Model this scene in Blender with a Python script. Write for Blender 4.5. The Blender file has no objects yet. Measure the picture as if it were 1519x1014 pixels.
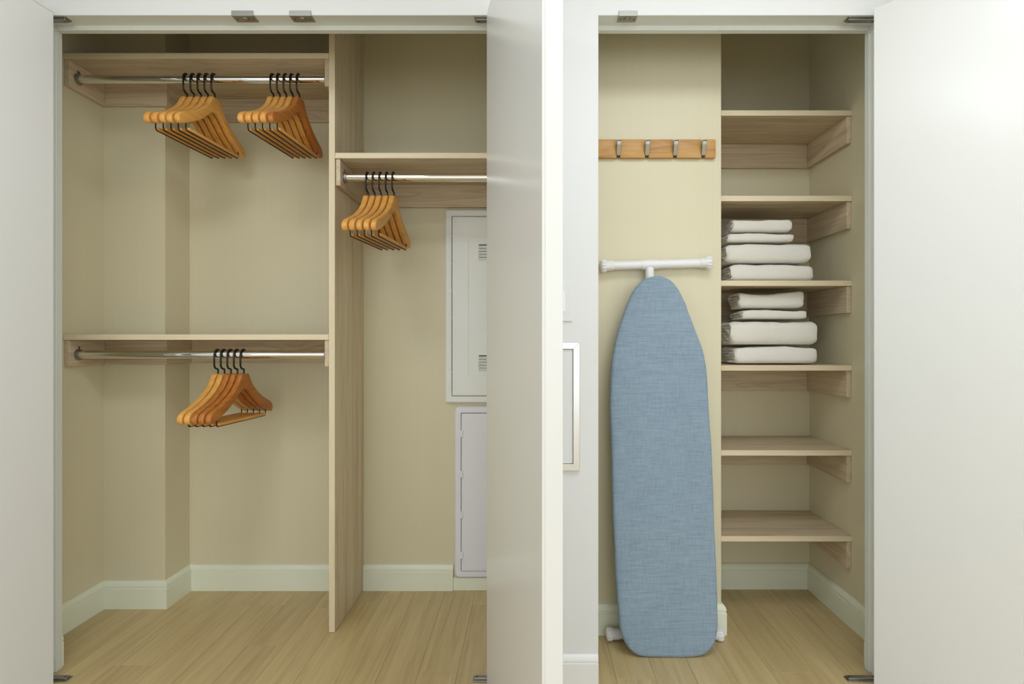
import bpy, bmesh, math, random
from mathutils import Vector, Matrix, noise
random.seed(7)
SC = bpy.context.scene
COL = SC.collection
PI = math.pi

# ------------------------------------------------------------------ camera, light, exposure
FPX, VX, VY, EYE = 862.0, 785.0, 505.0, 1.125
cd = bpy.data.cameras.new('camera')
cd.sensor_fit = 'HORIZONTAL'; cd.sensor_width = 36.0
cd.lens = FPX / 1519.0 * 36.0
cd.shift_x = -(VX - 759.5) / 1519.0
cd.shift_y = -(507.0 - VY) / 1519.0
cd.clip_start = 0.02
cam = bpy.data.objects.new('camera', cd); COL.objects.link(cam)
cam.location = (0, 0, EYE); cam.rotation_euler = (PI / 2, 0, 0)
SC.camera = cam

SC.view_settings.view_transform = 'Standard'
SC.view_settings.look = 'None'
SC.view_settings.gamma = 1.0
SC.view_settings.use_curve_mapping = False
SC.view_settings.exposure = 0.09

world = bpy.data.worlds.new('world'); SC.world = world
world.use_nodes = True
world.node_tree.nodes['Background'].inputs[0].default_value = (0.8, 0.9, 1.0, 1)
world.node_tree.nodes['Background'].inputs[1].default_value = 0.3

def area(name, loc, rot, sx, sy, watts, color):
    l = bpy.data.lights.new(name, 'AREA'); l.shape = 'RECTANGLE'
    l.size = sx; l.size_y = sy; l.energy = watts; l.color = color
    o = bpy.data.objects.new(name, l); COL.objects.link(o)
    o.location = loc; o.rotation_euler = rot
    return o
# one downlight, plus added fill lights behind, beside and above the camera
area('rear_fill', (0.3, -3.9, 1.35), (PI / 2, 0, 0), 4.4, 2.2, 43.0, (0.868, 0.93, 1.0))  # added front fill; the rear wall has no window
area('side_fill_west', (-2.55, -2.0, 1.35), (PI / 2, 0, -PI / 2), 3.2, 2.2, 20.0, (0.868, 0.93, 1.0))  # unseen side fill, added to brighten the linen closet's right wall
area('side_fill_east', (2.95, -2.0, 1.35), (PI / 2, 0, PI / 2), 3.2, 2.2, 42.0, (0.868, 0.93, 1.0))  # unseen side fill, added to lift the face of the left door
area('ceiling_fill', (0.2, -1.4, 2.53), (0, 0, 0), 4.8, 4.0, 14.0, (0.868, 0.93, 1.0))  # broad overhead fill added for ambient light, not a fitting
area('downlight', (0.62, 0.88, 2.53), (0, 0, 0), 0.9, 0.6, 14.0, (0.875, 0.93, 0.985))
area('overhead_fill_west', (-0.95, 0.8, 2.53), (0, 0, 0), 0.5, 0.5, 9.0, (0.875, 0.93, 0.985))  # extra overhead fill, added to brighten the left door and hanging closet

# ------------------------------------------------------------------ geometry helpers
ORIGIN = {}

class MB:
    """Collects shapes in world coordinates; build() links them as one mesh object."""
    def __init__(self):
        self.bm = bmesh.new()
    def _add(self, verts, faces):
        vs = [self.bm.verts.new(v) for v in verts]
        for f in faces:
            try:
                self.bm.faces.new([vs[i] for i in f])
            except ValueError:
                pass
        return vs
    def box(self, x0, x1, y0, y1, z0, z1, bev=0.0, seg=1, mat=None):
        if x0 > x1: x0, x1 = x1, x0
        if y0 > y1: y0, y1 = y1, y0
        if z0 > z1: z0, z1 = z1, z0
        t = bmesh.new()
        bmesh.ops.create_cube(t, size=1.0)
        for v in t.verts:
            v.co = Vector(((x0 + x1) / 2 + v.co.x * (x1 - x0), (y0 + y1) / 2 + v.co.y * (y1 - y0), (z0 + z1) / 2 + v.co.z * (z1 - z0)))
        if bev > 0:
            bmesh.ops.bevel(t, geom=t.edges[:], offset=bev, segments=seg, affect='EDGES', profile=0.5)
        self._merge(t, mat)
        return self
    def _merge(self, t, mat=None):
        t.verts.index_update()
        self._add([(mat @ v.co if mat else v.co.copy()) for v in t.verts], [[v.index for v in f.verts] for f in t.faces])
        t.free()
    def prism(self, pts, axis, a, b, bev=0.0, seg=1):
        """pts: closed 2D outline; axis the extrude axis; the other two follow in xyz order."""
        def P(p, h):
            return {'x': (h, p[0], p[1]), 'y': (p[0], h, p[1]), 'z': (p[0], p[1], h)}[axis]
        t = bmesh.new()
        n = len(pts)
        lo = [t.verts.new(P(p, a)) for p in pts]
        hi = [t.verts.new(P(p, b)) for p in pts]
        t.faces.new(lo); t.faces.new(hi[::-1])
        for i in range(n):
            t.faces.new((lo[i], lo[(i + 1) % n], hi[(i + 1) % n], hi[i]))
        bmesh.ops.recalc_face_normals(t, faces=t.faces[:])
        if bev > 0:
            caps = set(lo), set(hi)
            es = [e for e in t.edges if (e.verts[0] in caps[0] and e.verts[1] in caps[0]) or (e.verts[0] in caps[1] and e.verts[1] in caps[1])]
            bmesh.ops.bevel(t, geom=es, offset=bev, segments=seg, affect='EDGES', profile=0.5)
        self._merge(t)
        return self
    def tube(self, path, r, n=10, caps=True, closed=False):
        path = [Vector(p) for p in path]
        rs = r if isinstance(r, (list, tuple)) else [r] * len(path)
        m = len(path)
        rings = []
        up = None
        for i, p in enumerate(path):
            a = path[(i - 1) % m] if (closed or i > 0) else path[i]
            b = path[(i + 1) % m] if (closed or i < m - 1) else path[i]
            d = (b - a).normalized()
            if up is None:
                up = Vector((0, 0, 1)) if abs(d.z) < 0.9 else Vector((1, 0, 0))
            u = (up - d * up.dot(d)).normalized()
            w = d.cross(u)
            up = u
            rings.append([self.bm.verts.new(p + (u * math.cos(2 * PI * k / n) + w * math.sin(2 * PI * k / n)) * rs[i]) for k in range(n)])
        for i in range(m if closed else m - 1):
            A, B = rings[i], rings[(i + 1) % m]
            for k in range(n):
                self.bm.faces.new((A[k], A[(k + 1) % n], B[(k + 1) % n], B[k]))
        if caps and not closed:
            self.bm.faces.new(rings[0][::-1]); self.bm.faces.new(rings[-1])
        return self
    def lathe(self, p0, axis, prof, n=20):
        """prof: list of (distance along axis, radius)."""
        p0 = Vector(p0); ax = Vector(axis).normalized()
        return self.tube([p0 + ax * a for a, r in prof], [max(r, 1e-4) for a, r in prof], n)
    def sweep(self, prof, path, inside):
        """baseboard profile (out, z) swept along a floor path with mitred corners; inside = +1/-1 picks the side it faces."""
        path = [Vector((p[0], p[1])) for p in path]
        m = len(path); rings = []
        for i, p in enumerate(path):
            d0 = (path[i] - path[i - 1]).normalized() if i > 0 else None
            d1 = (path[i + 1] - path[i]).normalized() if i < m - 1 else None
            def nrm(d): return Vector((-d.y, d.x)) * inside
            if d0 is None: mv = nrm(d1)
            elif d1 is None: mv = nrm(d0)
            else:
                a, b = nrm(d0), nrm(d1)
                mv = (a + b) / (1 + a.dot(b))
            rings.append([self.bm.verts.new((p.x + mv.x * o, p.y + mv.y * o, z)) for o, z in prof])
        k = len(prof)
        for i in range(m - 1):
            for j in range(k):
                self.bm.faces.new((rings[i][j], rings[i][(j + 1) % k], rings[i + 1][(j + 1) % k], rings[i + 1][j]))
        self.bm.faces.new(rings[0]); self.bm.faces.new(rings[-1][::-1])
        return self
    def build(self, name, mat, parent=None, loc=(0, 0, 0), smooth=None, norm=True):
        org = ORIGIN[parent] if parent is not None else Vector(loc)
        if norm:
            bmesh.ops.recalc_face_normals(self.bm, faces=self.bm.faces[:])
        for v in self.bm.verts:
            v.co -= org
        me = bpy.data.meshes.new(name)
        self.bm.to_mesh(me); self.bm.free()
        o = bpy.data.objects.new(name, me); COL.objects.link(o)
        me.materials.append(mat)
        if smooth is not None:
            me.polygons.foreach_set('use_smooth', [True] * len(me.polygons))
            me.set_sharp_from_angle(angle=math.radians(smooth))
        if parent is not None:
            o.parent = parent
        else:
            o.location = org
        ORIGIN[o] = org
        return o

def tag(o, label=None, cat=None, group=None, kind=None):
    for k, v in (('label', label), ('category', cat), ('group', group), ('kind', kind)):
        if v: o[k] = v
    return o

def thing(name, loc, label, cat, group=None):
    o = bpy.data.objects.new(name, None); COL.objects.link(o)
    o.empty_display_size = 0.05
    o.location = loc; ORIGIN[o] = Vector(loc)
    return tag(o, label, cat, group)

def struct(o):
    return tag(o, kind='structure')

def copy_tree(o, parent=None):
    c = o.copy(); COL.objects.link(c)
    if parent is not None: c.parent = parent
    for ch in list(o.children):
        copy_tree(ch, c)
    return c

# ------------------------------------------------------------------ materials
def srgb(r, g, b):
    def f(c):
        c /= 255.0
        return c / 12.92 if c <= 0.04045 else ((c + 0.055) / 1.055) ** 2.4
    return (f(r), f(g), f(b), 1.0)

class NT:
    def __init__(self, name):
        self.m = bpy.data.materials.new(name); self.m.use_nodes = True
        self.t = self.m.node_tree
        self.b = self.t.nodes['Principled BSDF']
    def n(self, kind, **kw):
        nd = self.t.nodes.new(kind)
        for k, v in kw.items():
            setattr(nd, k, v)
        return nd
    def link(self, a, b): self.t.links.new(a, b)
    def coords(self, scale, randomize=True):
        tc = self.n('ShaderNodeTexCoord')
        mp = self.n('ShaderNodeMapping'); mp.inputs['Scale'].default_value = scale
        if randomize:
            oi = self.n('ShaderNodeObjectInfo')
            mul = self.n('ShaderNodeVectorMath', operation='SCALE'); mul.inputs[0].default_value = (7.3, 11.1, 5.7)
            self.link(oi.outputs['Random'], mul.inputs['Scale'])
            ad = self.n('ShaderNodeVectorMath', operation='ADD')
            self.link(tc.outputs['Object'], ad.inputs[0]); self.link(mul.outputs[0], ad.inputs[1])
            self.link(ad.outputs[0], mp.inputs['Vector'])
        else:
            self.link(tc.outputs['Object'], mp.inputs['Vector'])
        return mp.outputs['Vector']
    def noise(self, vec, scale=1.0, detail=4.0, rough=0.55, dist=0.0):
        nd = self.n('ShaderNodeTexNoise')
        nd.inputs['Scale'].default_value = scale; nd.inputs['Detail'].default_value = detail
        nd.inputs['Roughness'].default_value = rough; nd.inputs['Distortion'].default_value = dist
        self.link(vec, nd.inputs['Vector'])
        return nd.outputs['Fac']
    def ramp(self, fac, stops):
        r = self.n('ShaderNodeValToRGB')
        el = r.color_ramp.elements
        while len(el) < len(stops): el.new(0.5)
        for e, (p, c) in zip(el, stops):
            e.position = p; e.color = c
        self.link(fac, r.inputs['Fac'])
        return r.outputs['Color']
    def mix(self, fac, a, b, blend='MIX'):
        m = self.n('ShaderNodeMix', data_type='RGBA', blend_type=blend)
        for s, v in ((m.inputs[0], fac), (m.inputs[6], a), (m.inputs[7], b)):
            if hasattr(v, 'is_output'): self.link(v, s)
            else: s.default_value = v
        return m.outputs[2]
    def bump(self, h, strength, dist=0.001):
        b = self.n('ShaderNodeBump'); b.inputs['Strength'].default_value = strength; b.inputs['Distance'].default_value = dist
        self.link(h, b.inputs['Height']); self.link(b.outputs[0], self.b.inputs['Normal'])
    def set(self, **kw):
        for k, v in kw.items():
            s = self.b.inputs[k.replace('_', ' ')]
            if hasattr(v, 'is_output'): self.link(v, s)
            else: s.default_value = v
        return self

def paint(name, c, rough=0.5, var=0.03, bumpy=0.05, spec=0.5, scale=3.0):
    k = NT(name)
    v = k.coords((scale, scale, scale), False)
    f = k.noise(v, 1.0, 3)
    dark = tuple(x * (1 - var) for x in c[:3]) + (1,)
    k.set(Base_Color=k.mix(f, dark, c), Roughness=rough)
    k.b.inputs['Specular IOR Level'].default_value = spec
    if bumpy:
        k.bump(k.noise(v, 90.0, 2), bumpy, 0.0006)
    return k.m

def wood(name, axis, light, mid, dark, along=1.2, across=26.0, rough=0.5, contrast=1.0, objvar=0.0, figure=0.0):
    k = NT(name)
    sc = [across] * 3; sc['xyz'.index(axis)] = along
    v = k.coords(tuple(sc))
    a = k.noise(v, 1.0, 5, 0.6, 0.6)
    base = k.ramp(a, [(0.28, dark), (0.47, mid), (0.7, light)])
    sc2 = [260.0] * 3; sc2['xyz'.index(axis)] = 5.0
    fine = k.noise(k.coords(tuple(sc2)), 1.0, 2)
    fr = k.ramp(fine, [(0.3, (0.80, 0.79, 0.77, 1)), (0.6, (1, 1, 1, 1))])
    colr = k.mix(0.55 * contrast, base, fr, 'MULTIPLY')
    sc3 = [5.0] * 3; sc3['xyz'.index(axis)] = 0.5
    broad = k.noise(k.coords(tuple(sc3)), 1.0, 2)
    br = k.ramp(broad, [(0.3, (0.87, 0.86, 0.85, 1)), (0.7, (1, 1, 1, 1))])
    colr = k.mix(0.7 * contrast, colr, br, 'MULTIPLY')
    if figure:
        sc4 = [17.0] * 3; sc4['xyz'.index(axis)] = 1.1
        rings = k.noise(k.coords(tuple(sc4)), 1.0, 2, 0.5, 0.9)
        wv = k.n('ShaderNodeMath', operation='MULTIPLY'); wv.inputs[1].default_value = 42.0
        k.link(rings, wv.inputs[0])
        sn = k.n('ShaderNodeMath', operation='SINE'); k.link(wv.outputs[0], sn.inputs[0])
        ab = k.n('ShaderNodeMath', operation='MULTIPLY_ADD'); ab.inputs[1].default_value = 0.5; ab.inputs[2].default_value = 0.5
        k.link(sn.outputs[0], ab.inputs[0])
        fg = k.ramp(ab.outputs[0], [(0.0, (0.76, 0.73, 0.68, 1)), (0.35, (1, 1, 1, 1))])
        colr = k.mix(figure, colr, fg, 'MULTIPLY')
    if objvar:
        oi = k.n('ShaderNodeObjectInfo')
        ov = k.ramp(oi.outputs['Random'], [(0.0, (1 - objvar, 1 - objvar * 1.1, 1 - objvar * 1.25, 1)), (1.0, (1, 1, 1, 1))])
        colr = k.mix(1.0, colr, ov, 'MULTIPLY')
    k.set(Base_Color=colr, Roughness=rough)
    k.bump(fine, 0.08, 0.0004)
    return k.m

M = {}
M['white_wall'] = paint('white_wall_paint', srgb(228, 229, 228), 0.6, 0.015, 0.06)
M['white_door'] = paint('white_door_lacquer', srgb(233, 234, 232), 0.23, 0.012, 0.0)
M['trim'] = paint('cream_trim_paint', srgb(238, 242, 222), 0.35, 0.02, 0.03)
M['jamb'] = paint('jamb_paint', srgb(226, 229, 222), 0.4, 0.02, 0.03)
M['base_front'] = paint('front_baseboard_paint', srgb(238, 238, 237), 0.35, 0.01, 0.03)
M['ceiling'] = paint('ceiling_paint', srgb(238, 238, 236), 0.8, 0.01, 0.05)

k = NT('khaki_wall_paint')
v = k.coords((60.0, 60.0, 1.5), False); s = k.noise(v, 1.0, 3)
v2 = k.coords((2.2, 2.2, 2.2), False); s2 = k.noise(v2, 1.0, 3)
c = k.mix(s2, srgb(221, 213, 182), srgb(227, 219, 189))
c = k.mix(0.5, c, k.ramp(s, [(0.3, (0.965, 0.965, 0.965, 1)), (0.7, (1, 1, 1, 1))]), 'MULTIPLY')
k.set(Base_Color=c, Roughness=0.38)
k.bump(k.noise(k.coords((140, 140, 140), False), 1.0, 3), 0.08, 0.0008)
M['khaki'] = k.m

L1, L2, L3 = srgb(232, 215, 186), srgb(221, 202, 172), srgb(203, 182, 152)
M['ash_x'] = wood('ash_laminate_lengthwise', 'x', L1, L2, L3, contrast=1.0, figure=0.55)
M['ash_y'] = wood('ash_laminate_depthwise', 'y', L1, L2, L3, contrast=1.0, figure=0.5)
M['ash_z'] = wood('ash_laminate_upright', 'z', srgb(244, 230, 200), srgb(234, 218, 187), srgb(214, 193, 163), along=0.8, across=20, contrast=1.0, figure=0.4)
M['edge'] = wood('edge_banding', 'x', srgb(240, 226, 194), srgb(234, 219, 186), srgb(226, 209, 176), contrast=0.4)
M['edge_z'] = wood('edge_banding_upright', 'z', srgb(240, 226, 194), srgb(234, 219, 186), srgb(226, 209, 176), contrast=0.4)
M['oak_floor'] = wood('oak_plank', 'y', srgb(222, 200, 150), srgb(211, 188, 138), srgb(195, 170, 121), along=1.6, across=34, rough=0.38, contrast=0.75, objvar=0.10)
M['gap'] = paint('dark_plank_gap', srgb(160, 136, 98), 0.8, 0.1, 0)
M['honey'] = wood('honey_hanger_wood', 'y', srgb(248, 190, 104), srgb(240, 177, 90), srgb(224, 154, 72), along=6, across=70, rough=0.33, contrast=0.5, objvar=0.08)
M['amber'] = wood('amber_hanger_wood', 'y', srgb(205, 134, 62), srgb(192, 118, 50), srgb(170, 98, 40), along=6, across=70, rough=0.33, contrast=0.6, objvar=0.08)
M['pine'] = wood('pine_rack_wood', 'x', srgb(216, 172, 104), srgb(204, 154, 84), srgb(172, 120, 62), along=5, across=38, rough=0.4, contrast=0.8)

def metal(name, c, rough, aniso=False):
    k = NT(name)
    f = k.noise(k.coords((4, 300, 300) if aniso else (60, 60, 60), False), 1.0, 2)
    k.set(Base_Color=k.mix(f, tuple(x * 0.93 for x in c[:3]) + (1,), c), Metallic=1.0, Roughness=rough)
    return k.m
M['chrome'] = metal('polished_chrome', (0.80, 0.80, 0.79, 1), 0.04)
M['nickel'] = metal('brushed_nickel', (0.36, 0.34, 0.29, 1), 0.36, True)
M['steel'] = metal('dull_steel', (0.36, 0.355, 0.33, 1), 0.45)
M['alu'] = metal('brushed_aluminium', (0.74, 0.74, 0.73, 1), 0.28, True)
M['dark_metal'] = metal('dark_bronze_metal', (0.16, 0.145, 0.12, 1), 0.4)
M['black'] = paint('black_hook_enamel', srgb(22, 20, 19), 0.35, 0.1, 0)
M['dark_slot'] = paint('dark_vent_opening', srgb(60, 62, 60), 0.7, 0.05, 0)
M['panel'] = paint('panel_enamel', srgb(240, 243, 241), 0.35, 0.015, 0.02)
M['panel_low'] = paint('panel_enamel_cool', srgb(238, 238, 246), 0.4, 0.015, 0.02)
M['plastic'] = paint('white_plastic', srgb(240, 240, 240), 0.32, 0.01, 0)
M['tray'] = paint('grey_board_tray', srgb(190, 192, 195), 0.4, 0.03, 0.02)

k = NT('blue_chambray_cotton')
v = k.coords((1, 1, 1), False)
warp = k.noise(k.coords((300, 300, 14), False), 1.0, 3, 0.7)
weft = k.noise(k.coords((14, 14, 330), False), 1.0, 3, 0.7)
cloud = k.noise(v, 7.0, 3)
c = k.ramp(warp, [(0.3, srgb(120, 143, 164)), (0.7, srgb(155, 174, 190))])
c2 = k.ramp(weft, [(0.3, srgb(116, 139, 160)), (0.7, srgb(163, 181, 196))])
c = k.mix(0.5, c, c2)
c = k.mix(0.5, c, k.ramp(cloud, [(0.35, (0.9, 0.9, 0.91, 1)), (0.65, (1, 1, 1, 1))]), 'MULTIPLY')
k.set(Base_Color=c, Roughness=0.9)
k.b.inputs['Sheen Weight'].default_value = 0.15
k.bump(k.mix(0.5, warp, weft), 0.25, 0.0008)
M['blue'] = k.m

k = NT('white_terry_cotton')
v = k.coords((1, 1, 1))
f = k.noise(v, 420.0, 2); g = k.noise(v, 16.0, 3)
c = k.mix(f, srgb(232, 228, 217), srgb(250, 248, 242))
k.set(Base_Color=c, Roughness=0.95)
k.b.inputs['Sheen Weight'].default_value = 0.3
mx = k.n('ShaderNodeMath', operation='MULTIPLY_ADD'); mx.inputs[1].default_value = 0.8
k.link(f, mx.inputs[0]); k.link(g, mx.inputs[2])
k.bump(mx.outputs[0], 0.5, 0.003)
M['terry'] = k.m

# ------------------------------------------------------------------ setting
Y0 = 1.91            # front face of the closet wall
Y1 = 1.997           # inner face
HEAD = 2.195         # underside of the door head
ZC = 2.55            # ceiling
LX0, LX1 = -1.612, -0.078      # clear width of the double-door closet
RX0, RX1 = 0.226, 1.160        # clear width of the linen closet
BACK = 2.629; BACKR = 2.645
XL, XCH, YCH = -1.796, -1.536, 2.452
XPR = -0.03
XIL, XB, YB = 0.15, 0.739, 2.235
XR = 1.275
RXA, RXB, RY = -2.6, 3.0, -4.0

# floor: one base with individually laid planks
fl = MB().box(RXA, RXB, RY, BACKR + 0.1, -0.06, -0.003).build('floor', M['gap'])
struct(fl)
PW = 0.133
i0 = math.floor((RXA + 0.243) / PW) + 1
for i in range(i0, 40):
    xa = -0.243 + i * PW
    xb = xa + PW
    if xb > RXB: break
    joints = {-1: 1.98, -7: 2.474}.get(i)
    if joints is None:
        joints = random.uniform(0.6, 1.75)
    ys = [joints]
    while ys[0] > RY: ys.insert(0, ys[0] - random.choice((1.5, 1.8, 2.1)))
    while ys[-1] < BACKR + 0.06: ys.append(ys[-1] + random.choice((1.2, 1.5, 1.8)))
    for a, b in zip(ys, ys[1:]):
        a, b = max(a, RY), min(b, BACKR + 0.06)
        if b - a < 0.02: continue
        MB().box(xa + 0.0003, xb - 0.0003, a + 0.0003, b - 0.0003, -0.012, 0.0, 0.0005).build('plank', M['oak_floor'], fl)

struct(MB().box(RXA - 0.1, RXB + 0.1, RY - 0.1, BACKR + 0.15, ZC, ZC + 0.08).build('ceiling', M['ceiling']))

# front wall with both door openings: one comb-shaped outline
pts = [(RXA, 0), (LX0, 0), (LX0, HEAD), (LX1, HEAD), (LX1, 0), (RX0, 0), (RX0, HEAD), (RX1, HEAD), (RX1, 0), (RXB, 0), (RXB, ZC), (RXA, ZC)]
struct(MB().prism(pts, 'y', Y0, Y1).build('wall_front', M['white_wall']))
# closet interior walls
struct(MB().box(XL - 0.1, XL, Y1, BACK + 0.1, 0, ZC).build('wall_left', M['khaki']))
struct(MB().box(XL, XCH, YCH, BACK, 0, ZC).build('wall_column', M['khaki']))
struct(MB().box(XL, XPR, BACK, BACK + 0.1, 0, ZC).build('wall_back', M['khaki']))
struct(MB().box(XPR, XIL, Y1, BACK + 0.1, 0, ZC).build('wall_partition', M['khaki']))
struct(MB().box(XIL, XB, YB, BACKR + 0.1, 0, ZC, 0.002).build('wall_middle', M['khaki']))
struct(MB().box(XB, XR + 0.1, BACKR, BACKR + 0.1, 0, ZC).build('wall_alcove', M['khaki']))
struct(MB().box(XR, XR + 0.1, Y1, BACKR, 0, ZC).build('wall_right', M['khaki']))
# the rest of the room behind and beside the camera
struct(MB().box(RXA - 0.1, RXA, RY, Y1, 0, ZC).build('wall_west', M['white_wall']))
struct(MB().box(RXB, RXB + 0.1, RY, Y1, 0, ZC).build('wall_east', M['white_wall']))
struct(MB().box(RXA - 0.1, RXB + 0.1, RY - 0.1, RY, 0, ZC).build('wall_rear', M['white_wall']))

# baseboards
def prof(h=0.115, t=0.016):
    s = h / 0.115
    return [(0, 0), (t, 0), (t, 0.084 * s), (t - 0.003, 0.0865 * s), (t - 0.003, 0.089 * s), (t - 0.001, 0.0905 * s), (t - 0.001, 0.097 * s),
            (t - 0.004, 0.106 * s), (t - 0.010, h - 0.001), (t - 0.012, h), (0, h)]
def skirt(name, path, inside, mat=M['trim'], h=0.115, t=0.016):
    return struct(MB().sweep(prof(h, t), path, inside).build(name, mat, smooth=30))
skirt('baseboard_left', [(LX0, Y1), (XL, Y1), (XL, YCH), (XCH, YCH), (XCH, BACK), (-0.772, BACK)], -1)
skirt('baseboard_back', [(-0.748, BACK), (-0.343, BACK)], -1)
struct(MB().box(-0.343, XPR, BACK - 0.014, BACK, 0, 0.058, 0.002).build('baseboard_notch', M['trim']))
skirt('baseboard_middle', [(RX0 - 0.002, Y1), (XIL, Y1), (XIL, YB), (XB, YB), (XB, BACKR), (XR, BACKR), (XR, Y1), (RX1, Y1)], -1)
skirt('baseboard_front', [(LX1, Y0), (RX0, Y0)], -1, M['base_front'], 0.096, 0.014)
skirt('baseboard_west', [(RXA, Y0), (LX0, Y0)], -1, M['base_front'], 0.096, 0.014)
skirt('baseboard_east', [(RX1, Y0), (RXB, Y0)], -1, M['base_front'], 0.096, 0.014)

# jamb linings and head stops (white trim round both openings)
YS = 1.972
def frame(name, xa, xb):
    f = MB()
    f.box(xa - 0.001, xb + 0.001, YS, Y1 + 0.001, HEAD - 0.0165, HEAD + 0.001, 0.002)
    f.box(xa - 0.001, xa + 0.007, YS, Y1 + 0.001, 0, HEAD - 0.0165, 0.0015)
    f.box(xb - 0.007, xb + 0.001, YS, Y1 + 0.001, 0, HEAD - 0.0165, 0.0015)
    o = f.build(name, M['jamb'])
    struct(o)
    l = MB()
    l.prism([(xa + 0.0002, 0.001), (xa + 0.0012, 0.001), (xa + 0.0012, HEAD - 0.0012), (xb - 0.0012, HEAD - 0.0012), (xb - 0.0012, 0.001), (xb - 0.0002, 0.001),
             (xb - 0.0002, HEAD - 0.0002), (xa + 0.0002, HEAD - 0.0002)], 'y', Y0 + 0.0004, Y1 - 0.0004)
    l.build('jamb_lining', M['jamb'], o)
    return o
fr_left = frame('trim_1', LX0, LX1)
fr_right = frame('trim_2', RX0, RX1)

# steel catches and pivot plates under the head and on the floor
def catch(x, parent, w=0.072, y=(1.893, 1.948), lip=True, flip=1):
    z = HEAD - 0.0016
    p = MB()
    pts = [(x - w / 2, y[0]), (x + w / 2 - 0.004, y[0]), (x + w / 2 + 0.004 * flip, y[1]), (x - w / 2 + 0.006, y[1])]
    p.prism([(x - w / 2, Y0), (x + w / 2, Y0), (x + w / 2, y[1]), (x - w / 2, y[1])], 'z', z - 0.003, z, 0.0008)
    if lip:
        p.prism([(Y0 - 0.0035, z - 0.003), (Y0 - 0.0005, z - 0.003), (Y0 - 0.0005, z + 0.014), (Y0 - 0.0035, z + 0.014)], 'x', x - w / 2, x + w / 2, 0.0008)
    o = p.build('catch_plate', M['steel'], parent)
    r = MB()
    r.lathe((x, (Y0 + y[1]) / 2, z - 0.0028), (0, 0, -1), [(0, 0.013), (0.003, 0.0125), (0.005, 0.009), (0.006, 0.001)], 16)
    r.build('roller', M['nickel'], o)
    for sx in (-1, 1):
        MB().lathe((x + sx * w * 0.36, (Y0 + y[1]) / 2, z - 0.0028), (0, 0, -1), [(0, 0.004), (0.0012, 0.0035), (0.0016, 0.001)], 10).build('screw', M['dark_metal'], o)
    return o
catch(-0.942, fr_left); catch(-0.752, fr_left)
catch(0.325, fr_right, w=0.062)

def pivot(x0, x1, z, dirz, parent):
    """flat plate with an arm; dirz -1 hangs under the head, +1 stands on the floor"""
    p = MB().box(x0, x1, Y0 + 0.004, Y0 + 0.036, z, z + dirz * 0.004, 0.001)
    p.box(x0 + 0.004, x1 - 0.004, Y0 + 0.01, Y0 + 0.030, z + dirz * 0.0035, z + dirz * 0.010, 0.0015)
    o = p.build('pivot_plate', M['steel'], parent)
    for xs in (x0 + 0.012, x1 - 0.012):
        MB().lathe((xs, Y0 + 0.02, z + dirz * 0.0095), (0, 0, dirz), [(0, 0.0045), (0.0015, 0.004), (0.002, 0.001)], 10).build('screw', M['dark_metal'], o)
pivot(LX0 + 0.008, LX0 + 0.082, HEAD - 0.0013, -1, fr_left)
pivot(LX1 - 0.103, LX1 - 0.01, HEAD - 0.0013, -1, fr_left)
pivot(RX1 - 0.108, RX1 - 0.008, HEAD - 0.0013, -1, fr_right)
pivot(LX0 + 0.008, LX0 + 0.085, 0.0002, 1, fl)
pivot(LX1 - 0.108, LX1 - 0.01, 0.0002, 1, fl)
pivot(RX1 - 0.108, RX1 - 0.008, 0.0002, 1, fl)

# doors: slab hung at a hinge-side corner, turned about the vertical
def door(name, hinge, width, ux, uy, nx, ny, thick, label):
    """hinge: corner of the visible face; u runs from the hinge to the free edge, n into the slab"""
    t = bmesh.new()
    bmesh.ops.create_cube(t, size=1.0)
    z0, z1 = 0.008, HEAD - 0.003
    for v in t.verts:
        a, b = (v.co.x + 0.5) * width, (v.co.y + 0.5) * thick
        v.co = Vector((hinge[0] + ux * a + nx * b, hinge[1] + uy * a + ny * b, z0 + (v.co.z + 0.5) * (z1 - z0)))
    bmesh.ops.bevel(t, geom=t.edges[:], offset=0.0022, segments=2, affect='EDGES', profile=0.5)
    m = MB(); m._merge(t)
    o = m.build(name, M['white_door'], loc=(hinge[0], hinge[1], z0))
    struct(o); o['label'] = label
    # lipping set on the free edge
    t = bmesh.new(); bmesh.ops.create_cube(t, size=1.0)
    for v in t.verts:
        a, b = width - 0.001 + (v.co.x + 0.5) * 0.0022, 0.0065 + (v.co.y + 0.5) * (thick - 0.0085)
        v.co = Vector((hinge[0] + ux * a + nx * b, hinge[1] + uy * a + ny * b, z0 + 0.001 + (v.co.z + 0.5) * (z1 - z0 - 0.002)))
    m = MB(); m._merge(t)
    m.build('edge_band', M['white_door'], o)
    return o
R = math.radians
a = R(7.0)
door('door_1', (-1.549, 1.889), 0.764, -math.sin(a), -math.cos(a), -math.cos(a), math.sin(a), 0.043, 'white flush closet door opened back beside the hanging closet column')
a = R(12.4)
door('door_2', (-0.1386, 1.897), 0.764, math.sin(a), -math.cos(a), math.cos(a), math.sin(a), 0.0435, 'white flush closet door seen almost edge on between the two closets')
a = R(36.0)
door('door_3', (1.1085, 1.870), 0.925, math.sin(a), -math.cos(a), math.cos(a), math.sin(a), 0.043, 'white flush door of the linen closet folded open past a right angle')

# ------------------------------------------------------------------ built-in shelving
# tall divider panel
YSH = 2.238
dv = thing('divider_panel', (-0.760, 2.43, 0.002), 'tall light ash divider panel standing from floor to ceiling inside the hanging closet', 'divider')
MB().box(-0.771, -0.749, YSH + 0.0012, BACK - 0.001, 0.002, ZC - 0.002).build('panel', M['ash_z'], dv)
MB().box(-0.7713, -0.7487, YSH, YSH + 0.0012, 0.002, ZC - 0.002, 0.0004).build('front_edge', M['edge_z'], dv)

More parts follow.
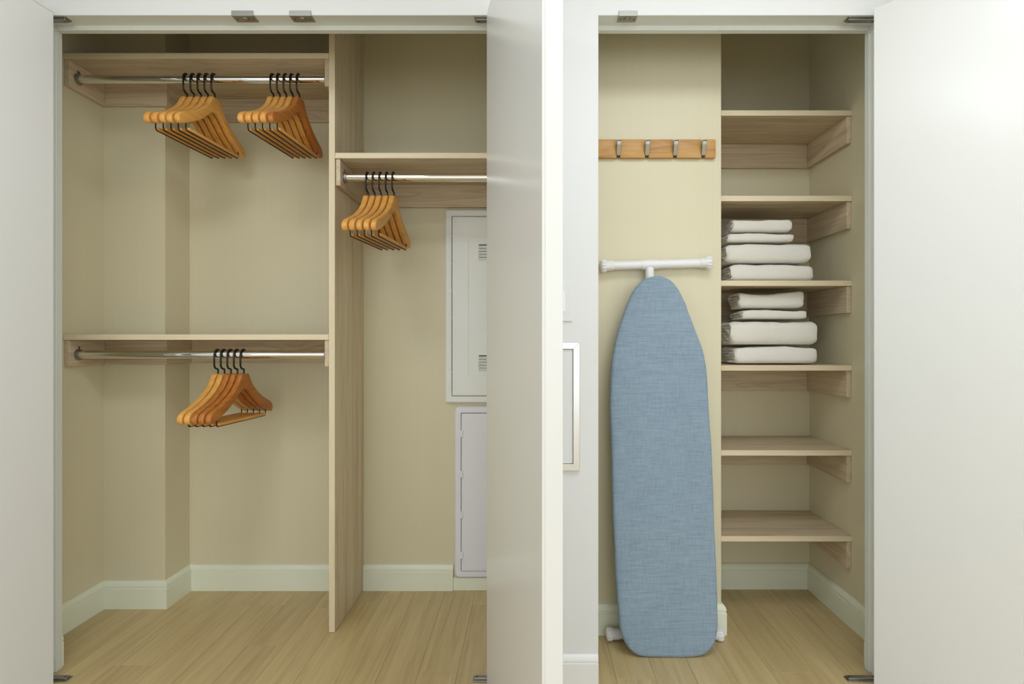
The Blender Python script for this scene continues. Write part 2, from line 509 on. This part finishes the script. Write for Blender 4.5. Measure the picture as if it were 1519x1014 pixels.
def cleat(parent, x0, x1, y0, y1, z0, z1, mat):
    return MB().box(x0, x1, y0, y1, z0, z1, 0.0012).build('cleat', mat, parent)

def hang_shelf(label, x0, x1, ztop, left_wall, group=None):
    t = thing('closet_shelf', ((x0 + x1) / 2, YSH + 0.19, ztop - 0.022), label, 'shelf', group)
    zb = ztop - 0.021
    if left_wall:   # notched round the column
        pts = [(x0, YSH + 0.0012), (x1, YSH + 0.0012), (x1, BACK - 0.001), (XCH + 0.001, BACK - 0.001), (XCH + 0.001, YCH - 0.001), (x0, YCH - 0.001)]
        MB().prism(pts, 'z', zb, ztop, 0.0008).build('shelf_board', M['ash_x'], t)
    else:
        MB().box(x0, x1, YSH + 0.0012, BACK - 0.001, zb, ztop, 0.0008).build('shelf_board', M['ash_x'], t)
    MB().box(x0, x1, YSH - 0.0002, YSH + 0.0014, zb, ztop, 0.0004).build('front_edge', M['edge'], t)
    zc0, zc1 = zb - 0.103, zb - 0.0004
    yb = (YCH if left_wall else BACK)
    cleat(t, x0 + 0.0005, x0 + 0.018, YSH + 0.006, yb - 0.001, zc0, zc1, M['ash_y'])
    cleat(t, x1 - 0.018, x1 - 0.0005, YSH + 0.006, BACK - 0.001, zc0, zc1, M['ash_y'])
    if left_wall:
        cleat(t, x0 + 0.0185, XCH + 0.018, YCH - 0.0185, YCH - 0.001, zc0, zc1, M['ash_x'])
        cleat(t, XCH + 0.001, XCH + 0.018, YCH - 0.0005, BACK - 0.001, zc0, zc1, M['ash_y'])
        cleat(t, XCH + 0.0185, x1 - 0.0185, BACK - 0.0185, BACK - 0.001, zc0, zc1, M['ash_x'])
    else:
        cleat(t, x0 + 0.0185, x1 - 0.0185, BACK - 0.0185, BACK - 0.001, zc0, zc1, M['ash_x'])
    return t
ZT, ZM, ZR_ = 2.232, 1.149, 1.848
hang_shelf('light ash shelf at the top of the hanging closet above ten hangers', XL + 0.001, -0.772, ZT, True)
hang_shelf('light ash shelf at waist height over the single bunch of hangers', XL + 0.001, -0.772, ZM, True)
hang_shelf('short light ash shelf between the divider panel and the open door', -0.7475, XPR - 0.001, ZR_, False)

YR = 2.29
def rod(label, x0, x1, z):
    t = thing('hanging_rod', ((x0 + x1) / 2, YR, z - 0.014), label, 'rod')
    MB().tube([(x0 + 0.003, YR, z), (x1 - 0.003, YR, z)], 0.0162, 28).build('tube', M['chrome'], t, smooth=40)
    for x, s in ((x0, 1), (x1, -1)):
        f = MB().lathe((x, YR, z), (s, 0, 0), [(0, 0.0225), (0.003, 0.0225), (0.004, 0.0195), (0.013, 0.0188), (0.014, 0.0164)], 24)
        f.box(min(x, x + s * 0.003), max(x, x + s * 0.003), YR - 0.007, YR + 0.007, z + 0.012, z + 0.033, 0.001)
        fo = f.build('flange', M['steel'], t, smooth=35)
        MB().lathe((x + s * 0.003, YR, z + 0.027), (s, 0, 0), [(0, 0.004), (0.0015, 0.003), (0.002, 0.0005)], 10).build('screw', M['dark_metal'], fo)
ZRT, ZRM, ZRS = 2.154, 1.070, 1.767
rod('chrome hanging rod under the top shelf carrying two bunches of hangers', XL + 0.019, -0.790, ZRT)
rod('chrome hanging rod under the waist height shelf with one bunch of hangers', XL + 0.019, -0.790, ZRM)
rod('pale chrome hanging rod under the short shelf beside the open door', -0.7295, XPR - 0.019, ZRS)

# ------------------------------------------------------------------ hangers (local frame: rod centre at the origin, hanger in the y-z plane)
def hanger(mat):
    t = thing('coat_hanger', (0, 0, 0), '', 'hanger')
    top = [(0.0, -0.075), (0.022, -0.0752), (0.027, -0.079), (0.034, -0.092), (0.047, -0.112), (0.068, -0.134), (0.098, -0.156), (0.13, -0.174),
           (0.165, -0.190), (0.190, -0.200), (0.206, -0.209), (0.2145, -0.221), (0.2160, -0.233), (0.2120, -0.243)]
    bot = [(0.203, -0.2465), (0.188, -0.243), (0.160, -0.230), (0.120, -0.210), (0.085, -0.188), (0.055, -0.164), (0.033, -0.146), (0.015, -0.136), (0.0, -0.134)]
    right = top + bot
    left = [(-y, z) for y, z in right[1:-1]][::-1]
    outline = right + left
    bm = MB().prism(outline, 'x', -0.0105, 0.0105, 0.005, 3)
    for v in bm.bm.verts:      # shoulders bow forward a little
        v.co.x -= 0.12 * v.co.y ** 2 
    body = bm.build('body', mat, t, smooth=50)
    # black wire hook: stem out of the neck, a small jog, then over the rod
    r = 0.0203
    p = [(0, 0.004, -0.078), (0, 0.004, -0.060), (0, 0.002, -0.057), (0, -0.012, -0.054), (0, -0.0155, -0.050), (0, -r, -0.044), (0, -r, -0.012), (0, -r, 0.0)]
    for i in range(1, 11):
        a_ = PI - i * (PI * 1.12) / 10
        p.append((0, r * math.cos(a_), 0.0 + r * math.sin(a_)))
    MB().tube(p, 0.0036, 8).build('hook', M['black'], t, smooth=50)
    bx = -0.0022
    w = [(bx, -0.168, -0.226), (bx, -0.168, -0.252), (bx, -0.165, -0.2585), (bx, -0.160, -0.260), (bx, 0.160, -0.260), (bx, 0.165, -0.2585), (bx, 0.168, -0.252), (bx, 0.168, -0.226)]
    MB().tube(w, 0.0025, 6).build('bar_wire', M['black'], t, smooth=50)
    MB().box(-0.010, 0.006, -0.160, 0.160, -0.2582, -0.2475, 0.003, 2).build('trouser_bar', M['honey'], t, smooth=40)
    return t
proto = {'honey': hanger(M['honey']), 'amber': hanger(M['amber'])}
used = set()
def place(kind, x, z, yaw, label, group):
    if kind not in used:
        o = proto[kind]; used.add(kind)
    else:
        o = copy_tree(proto[kind])
    o.location = (x, YR, z); o.rotation_euler = (0, 0, yaw)
    o['label'] = label; o['group'] = group
ORD = ['first', 'second', 'third', 'fourth', 'last']
def X_at(px, y): return (px - VX) * y / FPX
def bunch(pxs, yaws, kinds, z, what, group):
    xs = [X_at(p, YR) for p in pxs]
    for i, (x, w, kd) in enumerate(zip(xs, yaws, kinds)):
        tone = 'honey' if kd == 'honey' else 'darker amber'
        place(kd, x, z, R(w), '%s wooden coat hanger, %s %s' % (tone, ORD[i], what), group)
H, A = 'honey', 'amber'
bunch([277, 287.3, 297.6, 307.8, 318], [-4.4, -4.2, -3.9, -4.1, -3.8], [H, H, H, H, H], ZRT, 'from the column midway along the top rod', 'hangers midway along the top rod')
bunch([405, 414.6, 424.2, 433.8, 443.5], [-5.4, -5.0, -4.6, -4.2, -3.7], [H, H, H, H, A], ZRT, 'toward the divider at the top rod end', 'hangers at the divider end of the top rod')
bunch([545.6, 555.2, 564.8, 574.4, 584], [-5.6, -5.4, -5.2, -5.1, -4.9], [H, H, H, H, H], ZRS, 'from the divider on the short rod', 'hangers on the short rod')
bunch([322.6, 332.2, 341.8, 351.4, 361], [-4.9, -4.8, -4.7, -4.7, -4.6], [H, H, A, A, A], ZRM, 'from the column on the low rod', 'hangers on the low rod')

# ------------------------------------------------------------------ service panels on the back wall
def panel(name, label, x0, x1, z0, z1, mat, border, rad, upper):
    t = thing(name, ((x0 + x1) / 2, BACK, z0), label, 'panel')
    d = 0.022
    # frame: outer rounded slab minus the door recess, built as a ring
    def rr(xa, xb, za, zb, r, n=5):
        pts = []
        for cx, cz, a0 in ((xb - r, zb - r, 0), (xa + r, zb - r, 90), (xa + r, za + r, 180), (xb - r, za + r, 270)):
            for i in range(n + 1):
                an = R(a0 + 90 * i / n)
                pts.append((cx + r * math.cos(an), cz + r * math.sin(an)))
        return pts
    f = MB()
    rings = [(rr(x0, x1, z0, z1, rad), BACK - 0.0005), (rr(x0, x1, z0, z1, rad), BACK - d + 0.005), (rr(x0 + 0.005, x1 - 0.005, z0 + 0.005, z1 - 0.005, max(rad - 0.005, 0.003)), BACK - d),
             (rr(x0 + border - 0.002, x1 - border + 0.002, z0 + border - 0.002, z1 - border + 0.002, 0.005), BACK - d),
             (rr(x0 + border, x1 - border, z0 + border, z1 - border, 0.004), BACK - d + 0.003), (rr(x0 + border, x1 - border, z0 + border, z1 - border, 0.004), BACK - 0.001)]
    vr = [[f.bm.verts.new((p[0], y, p[1])) for p in pts] for pts, y in rings]
    n = len(vr[0])
    for A_, B_ in zip(vr, vr[1:]):
        for i in range(n):
            f.bm.faces.new((A_[i], A_[(i + 1) % n], B_[(i + 1) % n], B_[i]))
    f.build('frame', mat, t, smooth=40)
    g = 0.0022
    dx0, dx1, dz0, dz1 = x0 + border + g, x1 - border - g, z0 + border + g, z1 - border - g
    dm = MB()
    rings = [(rr(dx0, dx1, dz0, dz1, 0.003), BACK - 0.0015), (rr(dx0, dx1, dz0, dz1, 0.003), BACK - d + 0.0005), (rr(dx0 + 0.002, dx1 - 0.002, dz0 + 0.002, dz1 - 0.002, 0.003), BACK - d - 0.002)]
    if upper:
        rings += [(rr(dx0 + 0.072, dx1 - 0.072, dz0 + 0.09, dz1 - 0.09, 0.003), BACK - d - 0.002), (rr(dx0 + 0.0745, dx1 - 0.0745, dz0 + 0.0925, dz1 - 0.0925, 0.003), BACK - d - 0.0005)]
    vr = [[dm.bm.verts.new((p[0], y, p[1])) for p in pts] for pts, y in rings]
    for A_, B_ in zip(vr, vr[1:]):
        for i in range(n):
            dm.bm.faces.new((A_[i], A_[(i + 1) % n], B_[(i + 1) % n], B_[i]))
    dm.bm.faces.new(vr[-1]); dm.bm.faces.new(vr[0][::-1])
    dr = dm.build('door', mat, t)
    return t, dr, (dx0, dx1, dz0, dz1, BACK - d - 0.002)
pt, pdoor, (dx0, dx1, dz0, dz1, fy) = panel('electrical_panel', 'white metal electrical panel with louvred vents on the back wall', -0.377, -0.045, 0.846, 1.713, M['panel'], 0.030, 0.008, True)
zz = dz1 - 0.005
for h in (0.085, 0.118, 0.118, 0.118, 0.118, 0.118, 0.085):
    hh = h - 0.012
    if zz - hh < dz0: break
    MB().box(dx0 - 0.016, dx0 - 0.0035, fy - 0.003, fy + 0.006, zz - hh, zz, 0.0012).build('hinge_knuckle', M['panel'], pt)
    zz -= h + 0.004
for zc in (1.525, 1.028):
    v = MB().box(-0.226, -0.16, fy - 0.0006, fy + 0.002, zc - 0.031, zc + 0.031, 0.0).build('vent', M['dark_slot'], pdoor)
for zc in (1.525, 1.028):
    for q in range(5):
        z = zc + 0.022 - q * 0.0135
        t_ = MB(); t_.prism([(fy - 0.0005, z - 0.0062), (fy - 0.0006, z - 0.0072), (fy - 0.006, z + 0.0010), (fy - 0.001, z + 0.0042)], 'x', -0.227, -0.159)
        t_.build('louvre', M['panel'], pdoor)
MB().box(-0.075, -0.062, fy - 0.012, fy + 0.001, 1.25, 1.31, 0.003, 2).build('latch', M['plastic'], pdoor)

pt, pdoor, (dx0, dx1, dz0, dz1, fy) = panel('media_panel', 'cool white rounded access panel set into the baseboard below the electrical panel', -0.334, -0.045, 0.062, 0.829, M['panel_low'], 0.028, 0.022, False)
for yp in (643, 703, 763, 823):
    z = EYE + (505 - yp) * 2.605 / FPX
    MB().box(dx0 - 0.006, dx0 + 0.007, fy - 0.0045, fy + 0.003, z - 0.016, z + 0.016, 0.0015).build('hinge', M['panel_low'], pt)

# ------------------------------------------------------------------ linen closet shelves
YL = 2.294
zs = [2.0337, 1.6964, 1.3623, 1.0276, 0.6924, 0.3537]
names = ['topmost ash linen shelf beside the coat rack, holding nothing', 'ash linen shelf over the higher towel stack',
         'ash linen shelf carrying the higher towel stack', 'ash linen shelf carrying the lower towel stack',
         'empty ash linen shelf next below the lower towel stack', 'lowest ash linen shelf, empty, over the floor']
for z, nm in zip(zs, names):
    t = thing('linen_shelf', ((XB + XR) / 2, 2.47, z - 0.022), nm, 'shelf', 'linen closet shelves')
    zb = z - 0.021
    MB().box(XB + 0.001, XR - 0.001, YL + 0.0012, BACKR - 0.001, zb, z, 0.0008).build('shelf_board', M['ash_x'], t)
    MB().box(XB + 0.001, XR - 0.001, YL - 0.0002, YL + 0.0014, zb, z, 0.0004).build('front_edge', M['edge'], t)
    for a0, b0, c0, d0, m_ in ((XB + 0.001, XB + 0.018, YL + 0.006, BACKR - 0.001, 'ash_y'), (XR - 0.018, XR - 0.001, YL + 0.006, BACKR - 0.001, 'ash_y'),
                               (XB + 0.0185, XR - 0.0185, BACKR - 0.0185, BACKR - 0.001, 'ash_x')):
        cleat(t, a0, b0, c0, d0, zb - 0.107, zb - 0.0004, M[m_])

# ------------------------------------------------------------------ towels: a thick ribbon rolled flat, its coil showing at the end
def towel(label, x0, x1, y0, depth, z0, h, turns, seed, sag=0.0, group=None):
    t_ = h / (2.0 * turns)
    def sq(v): return math.copysign(abs(v) ** 0.62, v)
    def stadium(off, u):
        """u in 0..1 once round, from the back underside, forward, over the fold and back"""
        hh = max(h / 2 - off, t_ * 0.06); dd = depth / 2 - off
        hw = max(dd - hh, 0.002)
        per = 4 * hw + 2 * PI * hh
        s_ = u * per
        if s_ < 2 * hw: return (hw - s_, -hh)
        s_ -= 2 * hw
        if s_ < PI * hh:
            a_ = s_ / hh
            return (-hw - hh * sq(math.sin(a_)), -hh * sq(math.cos(a_)))
        s_ -= PI * hh
        if s_ < 2 * hw: return (-hw + s_, hh)
        s_ -= 2 * hw
        a_ = s_ / hh
        return (hw + hh * sq(math.sin(a_)), hh * sq(math.cos(a_)))
    N = 56
    tot = int(N * (turns - 0.12))
    outer, inner = [], []
    for i in range(tot + 1):
        q = i / N
        off = q * t_
        outer.append(stadium(off, q % 1.0))
        inner.append(stadium(off + t_ * 0.82, q % 1.0))
    pts = outer + inner[::-1]
    n = len(pts)
    bm = bmesh.new()
    nx = 26
    rings = []
    for j in range(nx + 1):
        a_ = j / nx
        x = x0 + (x1 - x0) * a_
        e = min(a_, 1 - a_) * (x1 - x0)
        rr_ = 0.014 if a_ > 0.5 else 0.006
        s_ = 1.0 if e > rr_ else 0.86 + 0.14 * math.sqrt(max(0.0, 1 - (1 - e / rr_) ** 2))
        row = []
        for p in pts:
            w = Vector((x * 7 + seed, p[0] * 9, p[1] * 14 + seed * 3))
            d = noise.noise(w) * 0.0042 + noise.noise(w * 2.7) * 0.0022 + noise.noise(w * 6.0) * 0.0009
            y = y0 + depth / 2 + p[0] * (1 - (1 - s_) * 0.3) + noise.noise(Vector((x * 9 + seed, 2.0, seed))) * 0.004 + d * 0.7
            zrel = p[1] * s_
            z = z0 + h / 2 + zrel
            up = (zrel + h / 2) / h
            z += up * (d * 1.6 + sag * (4 * (a_ - 0.45) ** 2 - 0.35))
            z = max(z, z0 + 0.0006)
            row.append(bm.verts.new((x + noise.noise(Vector((p[0] * 26, p[1] * 75, seed))) * (0.008 if j == 0 else 0.004 if j in (1, nx) else 0.0), y, z)))
        rings.append(row)
    for j in range(nx):
        for i in range(n):
            bm.faces.new((rings[j][i], rings[j][(i + 1) % n], rings[j + 1][(i + 1) % n], rings[j + 1][i]))
    m = len(outer)
    for row, fl_ in ((rings[0], False), (rings[-1], True)):
        for i in range(m - 1):
            f = [row[i], row[i + 1], row[n - 2 - i], row[n - 1 - i]]
            bm.faces.new(f[::-1] if fl_ else f)
    mb = MB(); mb.bm.free(); mb.bm = bm
    o = mb.build('folded_towel', M['terry'], loc=((x0 + x1) / 2, y0 + depth / 2, z0), smooth=60)
    return tag(o, label, 'towel', group)
g1, g2 = 'folded towels in the higher stack', 'folded towels in the lower stack'
def ZY(py, y): return EYE + (505 - py) * y / FPX
za = zs[2] + 0.0006
yt = 2.335
h1, h2, h3, h4 = 0.073, 0.083, 0.041, 0.056
towel('thick folded white towel at the bottom of the higher stack', 0.815, 1.144, yt - 0.005, 0.265, za, h1, 3, 1.3, 0.0, g1)
towel('thick plump white towel second from bottom in the higher stack', 0.797, 1.136, yt, 0.26, za + h1 + 0.0015, h2, 3, 4.1, 0.0, g1)
towel('thin white towel third from bottom in the higher stack', 0.803, 1.068, yt + 0.006, 0.23, za + h1 + h2 + 0.003, h3, 2, 7.7, 0.0, g1)
towel('small white towel on top of the higher stack', 0.823, 1.062, yt + 0.01, 0.225, za + h1 + h2 + h3 + 0.0045, h4, 3, 9.2, 0.002, g1)
za = zs[3] + 0.0006
h1, h2, h3, h4 = 0.076, 0.103, 0.042, 0.066
towel('thick folded white towel at the bottom of the lower stack', 0.830, 1.158, yt - 0.005, 0.265, za, h1, 3, 11.3, 0.0, g2)
towel('thick plump white towel second from bottom in the lower stack', 0.815, 1.163, yt, 0.26, za + h1 + 0.0015, h2, 4, 14.1, 0.0, g2)
towel('thin white towel third from bottom in the lower stack', 0.862, 1.118, yt + 0.006, 0.165, za + h1 + h2 + 0.003, h3, 2, 17.7, 0.0, g2)
towel('small sagging white towel on top of the lower stack', 0.851, 1.112, yt + 0.01, 0.15, za + h1 + h2 + h3 + 0.006, h4, 3, 19.2, 0.012, g2)

# ------------------------------------------------------------------ coat rack
rk = thing('coat_rack', (0.45, YB, 1.822), 'pine wall rail with folding nickel coat hooks above the ironing board', 'coat rack')
RZ0, RZ1 = 1.822, 1.893
hx = [0.236, 0.3405, 0.449, 0.5565, 0.664]
MB().box(0.192, 0.711, YB - 0.007, YB - 0.0005, RZ0 + 0.001, RZ1 - 0.001, 0.001).build('rail', M['pine'], rk)
ed = [0.190] + hx + [0.712]
for i in range(len(ed) - 1):
    xa = ed[i] + (0.0065 if i else 0); xb = ed[i + 1] - (0.0065 if i < len(ed) - 2 else 0)
    MB().box(xa, xb, YB - 0.019, YB - 0.006, RZ0, RZ1, 0.003, 2).build('rail_block', M['pine'], rk, smooth=40)
for x in hx:
    b = MB().box(x - 0.0055, x + 0.0055, YB - 0.0085, YB - 0.006, RZ0 + 0.003, RZ1 - 0.003, 0.0006)
    b.box(x - 0.0055, x + 0.0055, YB - 0.0205, YB - 0.008, RZ0 + 0.006, RZ0 + 0.016, 0.002)
    ho = b.build('hook', M['dark_metal'], rk)
    # flap tipping outwards from its pivot at the bottom, tilted a little
    pr = [(YB - 0.019, RZ0 + 0.008), (YB - 0.0225, RZ0 + 0.010), (YB - 0.036, RZ0 + 0.046), (YB - 0.0375, RZ0 + 0.058), (YB - 0.0355, RZ0 + 0.0625), (YB - 0.0335, RZ0 + 0.058), (YB - 0.0325, RZ0 + 0.047)]
    MB().prism(pr, 'x', x - 0.0085, x + 0.0085, 0.0008).build('flap', M['nickel'], ho)

# ------------------------------------------------------------------ ironing board
ib = thing('ironing_board', (0.5, 2.1, 0.0), 'tall ironing board with a blue chambray cover leaning on the wall', 'ironing board')
bz0, by0, bz1, by1 = 0.012, 2.058, 1.372, 2.148      # face plane: y runs from by0 at the foot to by1 at the nose
def plane_y(z): return by0 + (by1 - by0) * (z - bz0) / (bz1 - bz0)
dl = Vector((0, by1 - by0, bz1 - bz0)); LEN = dl.length; dl.normalize()
nb = Vector((0, dl.z, -dl.y))      # away from the camera
def on_plane(px, py):
    # intersect the line of sight with the board's face plane, giving real metres on the board
    dx, dz = (px - VX) / FPX, (VY - py) / FPX
    kk = (by1 - by0) / (bz1 - bz0)
    y = (by0 + kk * (EYE - bz0)) / (1 - kk * dz)
    return dx * y, EYE + dz * y
outl_px = [(974.7, 408.6), (983.6, 409.6), (992, 413), (999.5, 418.5), (1008, 430), (1014, 442), (1018.5, 450.5), (1022, 461), (1028, 477), (1034.5, 494), (1041, 512), (1045.5, 527), (1048.7, 543), (1050.6, 565), (1051.8, 592), (1053.8, 620),
           (1056, 651), (1058, 696), (1061, 780), (1064.2, 850), (1066, 905), (1066, 930), (1063.5, 948), (1059, 959), (1052, 967), (1042, 973), (1030, 975.6), (1005, 976.3), (975, 976),
           (954, 974.8), (942, 970.5), (933, 963), (926, 952), (920.5, 936), (918, 915), (914.4, 869), (911.5, 815), (909.6, 770), (908, 700), (906.8, 645), (905.3, 618), (905.3, 592), (906.3, 560),
           (908.6, 530), (911.6, 513), (916.2, 493), (922.2, 473), (929.6, 453), (937, 436), (944.8, 423.5), (953, 415.5), (963, 410.6)]
outl = [on_plane(*p) for p in outl_px]
# smooth resample
def catmull(P, k=3):
    out = []
    n = len(P)
    for i in range(n):
        p0, p1, p2, p3 = (Vector(P[(i + j) % n]) for j in (-1, 0, 1, 2))
        for s in range(k):
            t = s / k
            out.append(0.5 * ((2 * p1) + (-p0 + p2) * t + (2 * p0 - 5 * p1 + 4 * p2 - p3) * t * t + (-p0 + 3 * p1 - 3 * p2 + p3) * t ** 3))
    return out
outl = catmull(outl)
cen = sum(outl, Vector((0, 0))) / len(outl)
def ring(off, back, wob=0.0):
    pts = []
    n = len(outl)
    for i, p in enumerate(outl):
        d = outl[(i + 1) % n] - outl[i - 1]
        nn = Vector((d.y, -d.x)).normalized()
        if nn.dot(p - cen) > 0: nn = -nn
        q = p + nn * off
        wv = wob * noise.noise(Vector((q.x * 25, q.y * 25, back * 60)))
        z = q.y
        pt_ = Vector((q.x + nn.x * wv, plane_y(z), z + nn.y * wv)) + nb * back
        pts.append(pt_)
    return pts
c_ = MB()
levels = [(0.030, 0.0275, 0), (0.006, 0.027, 0.001), (0.001, 0.022, 0.002), (0.0, 0.013, 0.002), (0.0018, 0.006, 0.0012), (0.006, 0.0022, 0.0008), (0.013, 0.0004, 0.0004), (0.03, 0.0, 0)]
vr = [[c_.bm.verts.new(p) for p in ring(*lv)] for lv in levels]
for A_, B_ in zip(vr, vr[1:]):
    for i in range(len(A_)):
        c_.bm.faces.new((A_[i], A_[(i + 1) % len(A_)], B_[(i + 1) % len(A_)], B_[i]))
c_.bm.faces.new(vr[-1])
c_.build('cover', M['blue'], ib, smooth=60)
# grey tray underneath
t_ = MB()
ra, rb = ring(0.012, 0.0262), ring(0.014, 0.036)
va, vb = [t_.bm.verts.new(p) for p in ra], [t_.bm.verts.new(p) for p in rb]
for i in range(len(va)):
    t_.bm.faces.new((va[i], va[(i + 1) % len(va)], vb[(i + 1) % len(va)], vb[i]))
t_.bm.faces.new(va); t_.bm.faces.new(vb[::-1])
t_.build('tray', M['tray'], ib, smooth=40)
# folded legs behind, with white foot bars across the nose and the foot end
def foot(xa, za_, xb, zb_, y, r):
    a_, b_ = Vector((xa, y, za_)), Vector((xb, y, zb_))
    d = (b_ - a_).normalized()
    bar = MB().tube([a_ + d * 0.03, b_ - d * 0.03], r, 24).build('foot_bar', M['plastic'], ib, smooth=40)
    for p, s in ((a_, 1), (b_, -1)):
        L_ = 0.052
        R1 = r + 0.0035
        prof_ = [(0.0, 0.006), (0.0015, R1 * 0.72), (0.005, R1 * 0.98), (0.010, R1 + 0.0012), (0.022, R1 + 0.0016), (0.026, R1 - 0.001), (L_ - 0.003, R1 - 0.001), (L_, r)]
        capm = MB().lathe(p, d * s, prof_, 28)
        for k_ in range(14):     # grip ribs
            an = 2 * PI * k_ / 14
            u = Vector((0, math.cos(an), math.sin(an)))
            u = (u - d * u.dot(d)).normalized()
            q = p + u * (R1 + 0.0008)
            capm.tube([q + d * s * 0.004, q + d * s * 0.008 + u * 0.0012, q + d * s * 0.020 + u * 0.0012, q + d * s * 0.024], [0.0008, 0.0019, 0.0019, 0.0008], 6)
        capm.build('end_cap', M['plastic'], bar, smooth=40)
    return bar
fy_ = 2.207
xa, xb = X_at(890, fy_), X_at(1057, fy_)
zl, zr = ZY(394.5, fy_), ZY(389.5, fy_)
fb = foot(xa, zl, xb, zr, fy_, 0.0172)
tx = X_at(963.5, fy_)
zt = zl + (zr - zl) * (tx - xa) / (xb - xa)
MB().tube([(tx - 0.030, fy_, zt - 0.0011), (tx + 0.030, fy_, zt + 0.0011)], 0.0192, 24).build('tee_collar', M['plastic'], fb, smooth=40)
MB().tube([(tx, fy_, zt - 0.012), (tx, fy_ - 0.004, zt - 0.075), (tx + 0.01, plane_y(1.15) + 0.056, 1.15), (tx + 0.005, plane_y(0.45) + 0.056, 0.45)], 0.0165, 20).build('leg', M['plastic'], ib, smooth=40)
fy2 = 2.178
MB().tube([(0.505, fy2, 0.03), (0.505, plane_y(0.25) + 0.057, 0.25), (0.535, plane_y(0.75) + 0.058, 0.75)], 0.0125, 16).build('leg', M['plastic'], ib, smooth=40)
foot(X_at(898.5, fy2), 0.026, X_at(1073.5, fy2), 0.026, fy2, 0.0172)

# ------------------------------------------------------------------ on the wall between the closets
sp = thing('switch_plate', (0.09, Y0, 1.188), 'white blank switch plate on the white wall above the metal framed panel', 'switch plate')
MB().box(0.058, 0.142, Y0 - 0.006, Y0 - 0.0003, 1.188, 1.318, 0.0025, 2).build('plate', M['white_wall'], sp)
MB().box(0.083, 0.117, Y0 - 0.0085, Y0 - 0.005, 1.220, 1.286, 0.001).build('rocker', M['plastic'], sp)
ap = thing('access_panel', (0.08, Y0, 0.698), 'white access panel in a brushed metal frame behind the open door', 'access panel')
x0, x1, z0, z1, w = -0.02, 0.1655, 0.700, 1.119, 0.0215
for pts in ([(x0, z0), (x1, z0), (x1 - w, z0 + w), (x0 + w, z0 + w)], [(x1, z0), (x1, z1), (x1 - w, z1 - w), (x1 - w, z0 + w)],
            [(x1, z1), (x0, z1), (x0 + w, z1 - w), (x1 - w, z1 - w)], [(x0, z1), (x0, z0), (x0 + w, z0 + w), (x0 + w, z1 - w)]):
    MB().prism(pts, 'y', Y0 - 0.011, Y0 - 0.0003, 0.0012).build('frame_rail', M['alu'], ap)
MB().box(x0 + w + 0.001, x1 - w - 0.001, Y0 - 0.005, Y0 - 0.0003, z0 + w + 0.001, z1 - w - 0.001, 0.0008).build('panel_face', M['white_wall'], ap)
